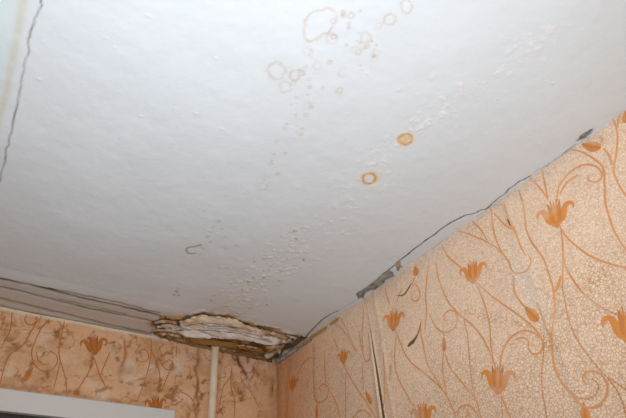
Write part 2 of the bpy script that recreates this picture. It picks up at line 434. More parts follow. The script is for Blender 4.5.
# fallen plaster around the pipe: bare brown base next to the back wall
hole = [(150, 334), (157, 330), (152, 323), (160, 319), (166, 317), (172, 319), (180, 317.5), (188, 315.5), (196, 314.5), (204, 313), (213, 315), (225, 315.5),
        (233, 316.5), (241, 321.5), (252, 324.5), (263, 326.5), (274, 328.5), (284, 332.5), (292, 335.5), (298, 337), (290, 345), (283, 351),
        (272, 360), (262, 359.5), (240, 354), (215, 348.5), (195, 344.5), (170, 339)]
P = c2(jag(hole + [hole[0]], .55, 3, 9)[:-1]); s = signed(warpx, warpy, P)
pre = part.copy()
m_ = smooth(-.002, .002, s)
tex = fbm(x * .5, y, 45, 140, 4); tex2 = fbm(x, y, 22, 150, 3)
brown = np.array([.50, .27, .085])[None, :] * (.2 + 1.45 * tex)[:, None]
brown = brown * (1 - .55 * smooth(.45, .65, tex2))[:, None] + np.array([.40, .25, .10])[None, :] * (.4 * smooth(.5, .3, tex2))[:, None]
col = col * (1 - m_[:, None]) + brown * m_[:, None]
XL = on_ceiling((183, 328))[0]
col = mix(col, (.17, .06, .012), (s > 0) * smooth(XL + .02, XL - .06, x) * smooth(.30, .55, fbm(x, y, 30, 163, 3)) * .9)
rimw = np.exp(-((s - .004) / .014) ** 2) * smooth(.44, .60, fbm(x, y, 34, 160, 3)) * (y < -.07)
pale = np.exp(-((s - .004) / .02) ** 2) * smooth(.50, .62, fbm(x, y, 26, 165, 3)) * (y < -.07)
col = mix(col, (.62, .48, .34), pale * .8)
col = mix(col, (.11, .040, .010), rimw * .95)
halo = np.exp(-np.clip(-s, 0, 9) / .014) * (s < 0) * smooth(.4, .65, fbm(x, y, 40, 170, 2))
col = mix(col, (.46, .26, .10), halo * .9)
hz = hz * (1 - m_) - m_ * (.004 + .014 * (tex - .3))
hz += np.exp(-((s + .008) / .008) ** 2) * .004 * (s < 0) * fbm(x, y, 50, 171, 2)
part[(s > -.002) & (part < 33)] = 40
PX, PY = on_back((215.6, 347), -.022)[:2]
pd = np.hypot(x - PX, y - PY); hz -= smooth(.024, .018, pd) * .010; col = mix(col, (.03, .018, .01), smooth(.026, .017, pd) * .9)  # dark ring paints in the shade of the gap around the pipe
# yellow stains at the wall edge
for (a_, b_, w_) in (((311, 336), (325, 327), .006), ((332, 321), (338, 318), .005)):
    dd = seg_dist(x, y, c2([a_, b_]), False, .04); col = mix(col, (.50, .36, .12), smooth(w_ * 1.5, w_ * .6, dd + (fine - .5) * .006) * .8)
# keep the outer rim flat and close the sheet on the walls
zc = ROOM_H - hz
F4 = grid_faces(nx, ny)[:, ::-1]
verts = np.stack([x, y, zc], 1)
fp = np.max(part[F4], axis=1)
names = {0: 'ceiling'}
for k in range(1, 11): names[k] = 'water_stain'
for k in range(20, 26): names[k] = 'plaster_crack'
for k in range(30, 34): names[k] = 'bare_concrete_patch'
names[40] = 'exposed_plaster'
LAB = {1: 'largest pale brown water ring', 9: 'orange ring stain', 10: 'filled orange stain', 20: 'long crack along the slab joint', 24: 'black crack beside the wallpaper',
       30: 'grey patch of bare concrete', 33: 'dark gap in the corner', 40: 'rotten brown plaster around the pipe'}
ceiling = None
for k in sorted(names):
    fs = F4[fp == k]
    if len(fs) == 0: continue
    u, inv = np.unique(fs, return_inverse=True)
    o = mesh_obj(names[k], verts[u], inv.reshape(fs.shape), MAT['ceiling'] if k < 30 else MAT['flake'], ceiling, col[u])
    if k == 0:
        ceiling = o; tag(o, 'white stained ceiling with cracks and fallen plaster in the corner', 'ceiling', kind='structure')
    elif k in LAB: tag(o, LAB[k])
slab = box_obj('ceiling_slab', [(RX0 - .1, .1, RY0 - .1, .1, ROOM_H + .08, ROOM_H + .16)], MAT['brown_wall'], ceiling)

# ------------------------------------------------------------------ peeling plaster layers in the corner
def flake(up, lo, du, dl, base, seed, n=46, m=9, thick=.003, brown=.5, name='plaster_flake', wave=.003, label=None, surf=on_ceiling):
    rs_ = np.random.RandomState(seed)
    U = resample(up, n); Lw = resample(lo, n)
    U = U + np.cumsum(rs_.randn(n, 2) * .12, 0) * .4 + rs_.randn(n, 2) * .22
    Lw = Lw + rs_.randn(n, 2) * .32
    V = []; C = []
    for i in range(n):
        for j in range(m):
            t = j / (m - 1); p = U[i] * (1 - t) + Lw[i] * t; drop = du * (1 - t) + dl * t
            V.append(surf(p, drop)); e = min(i, n - 1 - i) / (n * .12); e2 = min(j, m - 1 - j) / (m * .2)
            C.append(min(1, e, e2 + .35))
    V = np.array(V); C = np.array(C)
    nn = fbm(V[:, 0] * .35, V[:, 1] * 1.6 + V[:, 2], 60, 200 + seed, 3)
    V[:, 2] += (nn - .5) * wave * 2
    n2 = fbm(V[:, 0] * .6, V[:, 1] + V[:, 2], 45, 230 + seed, 3)
    c_ = np.tile(np.asarray(base, float), (len(V), 1)) * (.8 + .4 * nn)[:, None]
    c_ = mix(c_, (.42, .22, .06), brown * smooth(.50, .62, n2))
    n3 = fbm(V[:, 0] * .25, V[:, 1] * 2.2, 55, 280 + seed, 2); c_ = mix(c_, (.17, .11, .07), .55 * smooth(.60, .70, n3))
    c_ = mix(c_, (.13, .05, .012), min(1, .35 + brown * 1.2) * smooth(.85, .3, C) * smooth(.35, .6, fbm(V[:, 0], V[:, 1] + V[:, 2], 70, 260 + seed, 2)))
    o = mesh_obj(name, V, grid_faces(n, m), MAT['flake'], ceiling, c_)
    sm = o.modifiers.new('thickness', 'SOLIDIFY'); sm.thickness = thick; sm.offset = 0
    if label: o['label'] = label
    return o
WHT = (.90, .87, .84); CRM = (.86, .72, .54)
flake([(178, 321.5), (190, 318), (204, 316), (222, 317), (234, 319.5), (250, 326.5), (268, 330.5)],
      [(177, 327), (192, 324.5), (210, 323.5), (228, 325.5), (244, 330), (258, 335), (271, 337)], .001, .007, CRM, 1, brown=.55, label='cream flake at the top of the break')
flake([(174, 325), (195, 322.5), (215, 322.5), (236, 326), (256, 332), (278, 337.5)],
      [(176, 330.5), (196, 330), (214, 331), (236, 333.5), (258, 338), (281, 341.5)], .004, .012, WHT, 2, brown=.45)
flake([(171, 328.5), (196, 328.5), (215, 329.5), (240, 332.5), (262, 337), (284, 339.5)],
      [(179, 333), (187, 337.3), (202, 337.6), (220, 338.5), (240, 340), (258, 342.5), (270, 345), (279, 344)], .008, .020, WHT, 3, brown=.25, wave=.004,
      label='lowest white layer hanging over the brown plaster')
flake([(205, 326), (222, 326.5), (240, 329), (262, 334.5)], [(204, 328), (222, 329), (240, 331.5), (262, 337)], .012, .016, (.66, .62, .58), 4, m=5, brown=.3)
flake([(186, 337.5), (205, 338.5), (222, 340.5), (238, 343)], [(188, 341.5), (205, 344.5), (216, 346), (237, 348.5)], .007, .012, (.38, .21, .07), 5, n=34, m=7, brown=.5)
flake([(236, 343), (250, 345), (264, 348)], [(237, 348), (250, 351), (263, 354)], .006, .011, (.34, .18, .06), 6, n=26, m=7, brown=.6)
# ragged tongues at the left end of the break
for i, (a, b) in enumerate([([(153, 322), (163, 319.5), (178, 320.5)], [(155, 324), (165, 323), (178, 324.5)]),
                            ([(156, 326), (167, 324), (180, 326)], [(158, 328), (168, 327.5), (180, 329)]),
                            ([(150, 329.5), (163, 328.5), (178, 330)], [(153, 331.5), (166, 331.5), (180, 333.5)]),
                            ([(164, 315.5), (172, 316.5), (182, 317)], [(166, 318), (173, 319), (183, 320)]),
                            ([(158, 333), (170, 333), (182, 335.5)], [(162, 335.5), (172, 336), (184, 339)])]):
    flake(a, b, .002 + .002 * i, .008 + .002 * i, (.58, .47, .37), 10 + i, n=22, m=5, brown=.95)
# chips at the right end of the break
for i, (a, b) in enumerate([([(272, 331.5), (281, 334), (289, 337)], [(271, 335), (279, 337.5), (287, 340.5)]),
                            ([(280, 340), (286, 337.5), (292, 338)], [(281, 344.5), (286, 343), (291, 341.5)]),
                            ([(265, 347), (274, 344.5), (282, 344)], [(268, 350), (275, 348.5), (280, 348.5)]),
                            ([(286, 333.5), (293, 336), (299, 337)], [(285, 336), (291, 338.5), (296, 340.5)]),
                            ([(262, 329), (268, 330.5), (276, 333)], [(262, 333), (268, 334.5), (275, 336.5)]),
                            ([(236, 343), (246, 345), (258, 347)], [(236, 346), (247, 347), (257, 349)]),
                            ([(264, 355), (269, 353), (276, 349)], [(266, 359), (271, 357.5), (277, 352.5)])]):
    flake(a, b, .004, .012, (.60, .50, .42) if i != 1 else (.72, .68, .64), 30 + i, n=16, m=5, brown=.7)
# pale ledge of plaster between the dark gap and the wallpaper of the right wall
flake([(275, 361), (284, 354.5), (294, 349), (303, 343.5), (311, 338)], [(276, 364.5), (285, 359), (295, 352), (304, 346), (312, 340)], .004, .004, (.52, .46, .41), 50, n=30, m=6,
      brown=.4, surf=lambda p, dr: on_right(p, -dr))
# brown bare plaster band on the top of the back wall, under the ceiling break
flake([(160, 336.5), (182, 341.5), (205, 346), (230, 351), (256, 356.5), (272, 360)], [(160, 338), (182, 344), (205, 348.5), (230, 354), (256, 359.5), (272, 362.5)], .005, .004,
      (.28, .15, .05), 51, n=60, m=5, brown=.7, surf=lambda p, dr: on_back(p, -dr), name='bare_plaster_band')

# ------------------------------------------------------------------ wallpaper
SEAM1 = -(-on_right((367, 305))[1]); SEAM1 = on_right((375, 360))[1]; SEAM2 = SEAM1 - .53
def h_right(u, z):
    """relief of the right-hand paper, metres off the wall (u = world y)"""
    h = (fbm(u, z, 5, 301, 2) - .5) * .006 + (fbm(u, z, 22, 305, 2) - .5) * .0022
    dd = u - SEAM1                                                   # >0: strip nearer the corner
    low = smooth(ROOM_H - .02, ROOM_H - .30, z)
    h = h + np.where(dd > 0, np.exp(-dd / .010) * .011 * low, np.exp(dd / .02) * .0015)
    h = h + np.exp(-((dd + .040) / .006) ** 2) * .0020               # lapped edge next to the seam
    h = h + np.exp(-((u - SEAM2) / .012) ** 2) * .0016
    h = h + smooth(-.06, 0, u) ** 2 * .010 * 0
    return h + .0042
def h_back(u, z):
    h = (fbm(u, z, 6, 321, 2) - .5) * .007 + (fbm(u, z, 26, 325, 3) - .5) * .0035
    return h + .0048
def wall_col_right(u, z):
    n = len(u); c = np.tile([.91, .70, .525], (n, 1))
    c *= (1 + (fbm(u, z, 7, 331) - .5) * .10)[:, None]
    corner = smooth(-.50, 0.0, u)                                    # paper colour turns browner towards the corner
    c = mix(c, (.78, .40, .20), corner * (.50 + .6 * fbm(u * 2, z * .3, 12, 335)))
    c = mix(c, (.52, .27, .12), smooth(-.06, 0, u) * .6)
    top = smooth(ROOM_H - .05, ROOM_H, z + (fbm(u, z, 40, 336, 2) - .5) * .05)
    c = mix(c, (.74, .62, .54), top * .6)
    # scuffed whitish patch on the second seam
    for p0, p1, w_, a_ in (((514, 262), (545, 330), .016, .55), ((526, 282), (536, 300), .020, .6), ((545, 330), (572, 390), .010, .3), ((512, 245), (520, 275), .02, .4)):
        A = on_right(p0); B = on_right(p1); dd = seg_dist(u, z, np.array([[A[1], A[2]], [B[1], B[2]]]), False, .15)
        c = mix(c, (.86, .73, .62), np.exp(-(dd / w_) ** 2) * a_ * (.5 + .8 * fbm(u, z, 45, 339, 2)))
    # rusty streaks
    for pts, w_, a_ in (([(504, 205), (509, 220), (516, 233)], .006, .5), ([(315, 350), (314, 372), (316, 400)], .01, .3), ([(290, 360), (287, 390), (286, 418)], .012, .35),
                        ([(391, 366), (391, 380)], .004, .7), ([(380, 355), (381, 330)], .004, .3), ([(513, 275), (513, 298)], .003, .4)):
        q_ = np.array([on_right(p)[1:] for p in pts]); dd = seg_dist(u, z, q_, False, .1)
        c = mix(c, (.46, .25, .08), np.exp(-(dd / w_) ** 2) * a_ * (.4 + .9 * fbm(u, z, 60, 341, 2)))
    for pts, w_ in (([(311, 338), (318, 333.5), (326, 328)], .008), ([(331, 324), (338, 319)], .007)):
        q_ = np.array([on_right(p)[1:] for p in pts]); c = mix(c, (.42, .27, .05), np.exp(-(seg_dist(u, z, q_, False, .1) / w_) ** 4) * .9)
    for p, w_ in (((318, 332), .006),):
        q_ = on_right(p); c = mix(c, (.50, .33, .10), np.exp(-(np.hypot(u - q_[1], z - q_[2]) / w_) ** 2) * .8)
    lap = np.exp(-((u - SEAM1 + .02) / .018) ** 2); c = mix(c, (.78, .60, .50), lap * .4)
    return c
def crackle_right(u, z):
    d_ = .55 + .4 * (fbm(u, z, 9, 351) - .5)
    d_ = d_ + .25 * smooth(ROOM_H - .15, ROOM_H - .5, z)  # crackle lines get stronger further down the wall
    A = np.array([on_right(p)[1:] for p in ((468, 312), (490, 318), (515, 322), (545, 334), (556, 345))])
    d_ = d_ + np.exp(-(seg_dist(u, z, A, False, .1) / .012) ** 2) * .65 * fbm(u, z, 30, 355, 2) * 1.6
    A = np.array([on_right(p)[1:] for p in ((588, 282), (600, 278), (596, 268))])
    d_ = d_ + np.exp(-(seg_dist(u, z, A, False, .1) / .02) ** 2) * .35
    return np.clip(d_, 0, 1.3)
STAINS_B = []
def wall_col_back(u, z):
    n = len(u); c = np.tile([.74, .465, .28], (n, 1))
    c *= (1 + (fbm(u, z, 8, 361) - .5) * .22)[:, None]
    c = mix(c, (.80, .60, .46), smooth(.52, .72, fbm(u, z, 16, 365, 3)) * .6)
    c = mix(c, (.52, .27, .12), smooth(.55, .70, fbm(u, z, 24, 371, 3)) * .50)
    # brown tide lines: thin contours of the noise
    f_ = fbm(u, z, 19, 381, 4); k = np.exp(-((f_ - .5) / .014) ** 2)
    zone = smooth(-1.2, -.55, u) * smooth(-.02, -.12, u) + .25
    c = mix(c, (.36, .13, .025), k * .85 * np.clip(zone, 0, 1))
    g_ = fbm(u, z, 42, 391, 3); c = mix(c, (.30, .10, .02), smooth(.66, .76, g_) * .75 * np.clip(zone, 0, 1))
    for pts, w_, a_, cc in (([(197, 345), (199, 358), (195, 370), (198, 380), (196, 395), (199, 410), (197, 420)], .005, .9, (.26, .10, .03)),
                            ([(193, 385), (198, 391), (193, 401), (196, 415)], .004, .8, (.34, .14, .03)),
                            ([(235, 354), (239, 363), (244, 372), (246, 375)], .006, 1.0, (.12, .035, .015)),
                            ([(232, 356), (234, 360), (238, 359)], .005, .8, (.16, .05, .02)),
                            ([(254, 372), (248, 384), (250, 388)], .004, .6, (.26, .10, .04)),
                            ([(231, 372), (233, 386), (243, 400), (245, 392)], .006, .6, (.42, .20, .05)),
                            ([(272, 378), (271, 395)], .008, .7, (.34, .12, .04)),
                            ([(222, 352), (219, 380), (216, 418)], .006, .5, (.34, .14, .04)),
                            ([(0, 386.5), (30, 390), (66, 394), (105, 400), (140, 405)], .006, .65, (.34, .15, .04)),
                            ([(112, 345), (116, 352), (119, 349)], .008, .5, (.30, .17, .08)), ([(120, 372), (126, 368), (128, 374)], .01, .5, (.36, .17, .05)),
                            ([(124, 342), (126, 354), (122, 366)], .005, .8, (.36, .12, .02)), ([(5, 352), (14, 350), (24, 352)], .004, .7, (.30, .16, .05)),
                            ([(9, 348), (7, 360), (2, 366)], .006, .6, (.34, .22, .10))):
        q_ = np.array([(on_back(p)[0], on_back(p)[2]) for p in jag(pts, .7, 3, 7)]); dd = seg_dist(u, z, q_, False, .06)
        c = mix(c, cc, np.exp(-(dd / w_) ** 2) * a_ * (.35 + 1.0 * fbm(u, z, 70, 395, 2)))
    for p, w_, a_ in (((128, 365), .016, .6), ((127, 378), .018, .55), ((178, 368), .02, .6), ((102, 398), .02, .5), ((208, 352), .012, .6)):
        q_ = on_back(p); c = mix(c, (.82, .70, .62), np.exp(-(np.hypot(u - q_[0], z - q_[2]) / w_) ** 2) * a_)
    edge = smooth(ROOM_H - .014, ROOM_H - .008, z + (fbm(u, z, 50, 397, 2) - .5) * .006) * (u < -.42)
    c = mix(c, (.80, .70, .55), edge * .9)
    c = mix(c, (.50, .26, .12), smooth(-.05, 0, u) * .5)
    return c
def sheet(name, wall, a0, a1, ztop, label, dense=.004):
    a = np.arange(a0, a1, dense); a = np.r_[a[:-1], a1] if len(a) > 1 else a
    zz = np.r_[np.linspace(.02, ROOM_H - .72, 14)[:-1], np.arange(ROOM_H - .72, ztop - .001, dense), ztop]
    A, Z = np.meshgrid(a, zz, indexing='ij'); u = A.ravel(); z = Z.ravel()
    if wall is wr:
        h = h_right(u, z); v = np.stack([-h + PAPER_GAP, u, z], 1)
        if a0 == GAPKEY:  pass
        c = wall_col_right(u, z); dr = crackle_right(u, z); fc = grid_faces(len(a), len(zz))
    else:
        h = h_back(u, z); v = np.stack([u, -h + PAPER_GAP, z], 1)
        c = wall_col_back(u, z); dr = .10 + .12 * fbm(u, z, 10, 398); fc = grid_faces(len(a), len(zz))
    if wall is wr:
        # the strip nearer the camera stops short of the seam lower down, so the wall shows
        k = np.abs(u - SEAM1) < .0061
        if abs(a1 - SEAM1) < 1e-6: v[:, 1] -= np.where(k, smooth(ROOM_H - .02, ROOM_H - .3, z) * .009, 0)
        fc = fc[:, ::-1] if False else fc
    o = mesh_obj(name, v, fc, MAT['paper'], wall, c, {'crackle_amt': dr})
    if label: o['label'] = label
    return o
GAPKEY = 99
TOP = ROOM_H - .001
sheets_r = [(SEAM1, 0.0, sheet('wallpaper_sheet', wr, SEAM1, 0.0, TOP, 'browned strip beside the corner with a lifted edge')),
            (SEAM2, SEAM1, sheet('wallpaper_sheet', wr, SEAM2, SEAM1, TOP, 'cream strip between the two seams')),
            (SEAM2 - .53, SEAM2, sheet('wallpaper_sheet', wr, SEAM2 - .53, SEAM2, TOP, 'pale strip farthest from the corner'))]
rest_r = sheet('wallpaper_sheet', wr, RY0, SEAM2 - .53, TOP, None, .06)
# the back paper stops above the door casing
def back_sheet(a0, a1, label):
    return sheet('wallpaper_sheet', wb, a0, a1, TOP, label)
sheets_b = [(-.53, 0.0, back_sheet(-.53, 0.0, 'stained strip behind the pipe')), (-1.06, -.53, back_sheet(-1.06, -.53, 'stained strip above the door casing')),
            (-1.59, -1.06, back_sheet(-1.59, -1.06, None)), (RX0, -1.59, sheet('wallpaper_sheet', wb, RX0, -1.59, TOP, None, .05))]
for a0, a1, o in sheets_b:                        # cut the doorway out of the strips
    bm = bmesh.new(); bm.from_mesh(o.data)
    dead = [f_ for f_ in bm.faces if ox0 < f_.calc_center_median().x < ox1 and f_.calc_center_median().z < cz0 + .01]
    bmesh.ops.delete(bm, geom=dead, context='FACES'); bm.to_mesh(o.data); bm.free()

# ------------------------------------------------------------------ the print on the paper
ORANGE = np.array([.76, .29, .075]); RUST = np.array([.64, .22, .045])
def place(wall, a, z, off):
    if wall is wr: return np.stack([-h_right(a, z) + PAPER_GAP - off, a, z], 1)
    return np.stack([a, -h_back(a, z) + PAPER_GAP - off, z], 1)
SHIFT = [0.0]                                    # one pattern repeat further along the wall
def to_wall(wall, pts):
    if wall is wr: return np.array([on_right(p, -.002)[1:] for p in pts]) + [SHIFT[0], 0]
    return np.array([(on_back(p, -.002)[0], on_back(p, -.002)[2]) for p in pts]) + [SHIFT[0], 0]
def owner(wall, a):
    lst = sheets_r if wall is wr else sheets_b
    for a0, a1, o in lst:
        if a0 <= a <= a1: return o
    return rest_r if wall is wr else lst[-1][2]
ncount = [0]
def tint(wall, a, z, base):
    c = np.tile(base, (len(a), 1)); n_ = fbm(a, z, 30, 401, 2)
    c *= (.86 + .28 * n_)[:, None]
    if wall is wr:
        c = mix(c, RUST, smooth(-.6, -.1, a) * .7)
        c = mix(c, (.80, .58, .42), smooth(.55, .75, fbm(a, z, 18, 405, 2)) * .35)
    else:
        c = mix(c, (.36, .13, .03), smooth(.4, .7, n_) * .5)
    return c
def add_print(name, wall, a, z, faces, base, tone=1.0, lift=0.0):
    if wall is not wr and z.min() < cz1 and a.max() > cx0 and a.min() < cx1 and SHIFT[0]: return None
    z = np.minimum(z, TOP - .0005)
    ncount[0] += 1
    v = place(wall, a, z, .0006 + .00005 * (ncount[0] % 9) + lift)
    return mesh_obj(name, v, faces, MAT['print'], owner(wall, float(a.mean())), tint(wall, a, z, base) * (np.ones(len(a)) * tone)[:, None])
def vine(wall, pts, w=.0036, base=None, dotted=False, px=True, taper=True):
    base = base if base is not None else (np.array([.76, .34, .13]) if wall is wr else RUST * .9)
    P = to_wall(wall, pts) if px else np.asarray(pts)
    C = catmull(P, .0035)
    T = np.gradient(C, axis=0); T /= np.linalg.norm(T, axis=1)[:, None] + 1e-9; N = np.stack([-T[:, 1], T[:, 0]], 1)
    n = len(C)
    if dotted:
        s_ = np.r_[0, np.cumsum(np.linalg.norm(np.diff(C, axis=0), axis=1))]; k = max(2, int(s_[-1] / .0062)); t = np.linspace(0, s_[-1], k)
        Q = np.stack([np.interp(t, s_, C[:, i]) for i in (0, 1)], 1); V = []; Fc = []
        for q_ in Q:
            b = len(V)
            for j in range(6): V.append((q_[0] + math.cos(j * math.pi / 3) * w * .52, q_[1] + math.sin(j * math.pi / 3) * w * .52))
            Fc.append(tuple(range(b, b + 6)))
        # a fainter hairline joins the beads
        b = len(V)
        for i in range(n): V += [tuple(C[i] + N[i] * w * .17), tuple(C[i] - N[i] * w * .17)]
        Fc += [(b + 2 * i, b + 2 * i + 1, b + 2 * i + 3, b + 2 * i + 2) for i in range(n - 1)]
        V = np.array(V); return add_print('printed_vine', wall, V[:, 0], V[:, 1], Fc, base * .85)
    t = np.linspace(0, 1, n); ww = w * .5 * (.75 + .4 * np.sin(t * math.pi) if taper else np.ones(n))
    L_ = C + N * ww[:, None]; R_ = C - N * ww[:, None]
    V = np.empty((2 * n, 2)); V[0::2] = L_; V[1::2] = R_
    Fc = np.array([(2 * i, 2 * i + 1, 2 * i + 3, 2 * i + 2) for i in range(n - 1)])
    return add_print('printed_vine', wall, V[:, 0], V[:, 1], Fc, base)
def ribbon_shape(path, widths):
    C = catmull(np.array(path, float), .03); n = len(C)
    T = np.gradient(C, axis=0); T /= np.linalg.norm(T, axis=1)[:, None] + 1e-9; N = np.stack([-T[:, 1], T[:, 0]], 1)
    w_ = np.interp(np.linspace(0, 1, n), np.linspace(0, 1, len(widths)), widths)[:, None] / 2
    V = np.empty((2 * n, 2)); V[0::2] = C + N * w_; V[1::2] = C - N * w_
    return V, [(2 * i, 2 * i + 1, 2 * i + 3, 2 * i + 2) for i in range(n - 1)]
def template_flower():
    """a wide tulip: cup, two outer petals that curl over, inner petals and stamens"""
    parts_ = []; tone = []
    def rib(path, widths, t): parts_.append(ribbon_shape(path, widths)); tone.append(t)
    rib([(0, -.56), (0, -.44), (0, -.24), (0, .04)], [.08, .38, .56, .46], .9)
    for s_ in (1, -1):
        rib([(s_ * a, b) for a, b in ((.04, -.44), (.19, -.24), (.29, .0), (.39, .18), (.52, .20), (.60, .10), (.59, -.06))], [.10, .24, .25, .20, .16, .10, .02], 1.0)
    for s_ in (1, -1):
        rib([(s_ * a, b) for a, b in ((.06, -.28), (.11, -.05), (.14, .16), (.21, .44))], [.18, .18, .14, .015], .84)
        rib([(s_ * a, b) for a, b in ((.04, 0), (.07, .22), (.10, .52))], [.05, .04, .035], .95)
    rib([(0, -.3), (0, .0), (0, .24), (0, .46)], [.1, .14, .09, .01], 1.05)
    V = []; Fc = []; T = []; D = []
    for i, (v_, f_) in enumerate(parts_):
        b = len(V); V += [tuple(p_) for p_ in v_]; Fc += [tuple(b + j for j in q_) for q_ in f_]; T += [tone[i]] * len(v_); D += [i * .00004] * len(v_)
    return np.array(V), Fc, np.array(T), np.array(D)
def template_bud():
    out = [(0, -.5), (.14, -.44), (.24, -.25), (.25, -.02), (.19, .18), (.10, .36), (0, .52), (-.10, .36), (-.19, .18), (-.25, -.02), (-.24, -.25), (-.14, -.44)]
    return catmull(np.array(out + [out[0]]), .06)[:-1]
TB = template_bud()
def poly_mesh(P):
    bm = bmesh.new(); vs_ = [bm.verts.new((p[0], p[1], 0)) for p in P]; f_ = bm.faces.new(vs_)
    bmesh.ops.triangulate(bm, faces=[f_], ngon_method='EAR_CLIP')
    bmesh.ops.subdivide_edges(bm, edges=[e for e in bm.edges if e.calc_length() > .12], cuts=2)
    bmesh.ops.triangulate(bm, faces=bm.faces[:])
    bm.verts.index_update()
    V = np.array([(v.co.x, v.co.y) for v in bm.verts]); Fc = [tuple(v.index for v in g_.verts) for g_ in bm.faces]; bm.free()
    return V, Fc
PF = template_flower(); PB = poly_mesh(TB); PB = (*PB, np.where(np.abs(PB[0][:, 0]) < .06, .82, 1.0), 0)
def motif(wall, c, up, size, kind='printed_flower', wide=1.0, base=None):
    """c = centre pixel, up = pixel above it along the flower's axis, size in metres"""
    base = base if base is not None else (ORANGE if wall is wr else RUST)
    C, U = to_wall(wall, [c, up]); ax = unit(U - C)
    V, Fc, T_, D_ = PF if kind == 'printed_flower' else PB
    sgn = -1 if wall is wr else 1                 # on the right wall +y runs away to the left
    ex = np.array([ax[1], -ax[0]]) if wall is not wr else np.array([-ax[1], ax[0]])
    Q = C + (V[:, :1] * ex * wide + V[:, 1:] * ax) * size
    V2 = [tuple(q_) for q_ in Q]; F2 = list(Fc)
    V2 = np.array(V2)
    return add_print(kind, wall, V2[:, 0], V2[:, 1], F2, base, T_, D_)

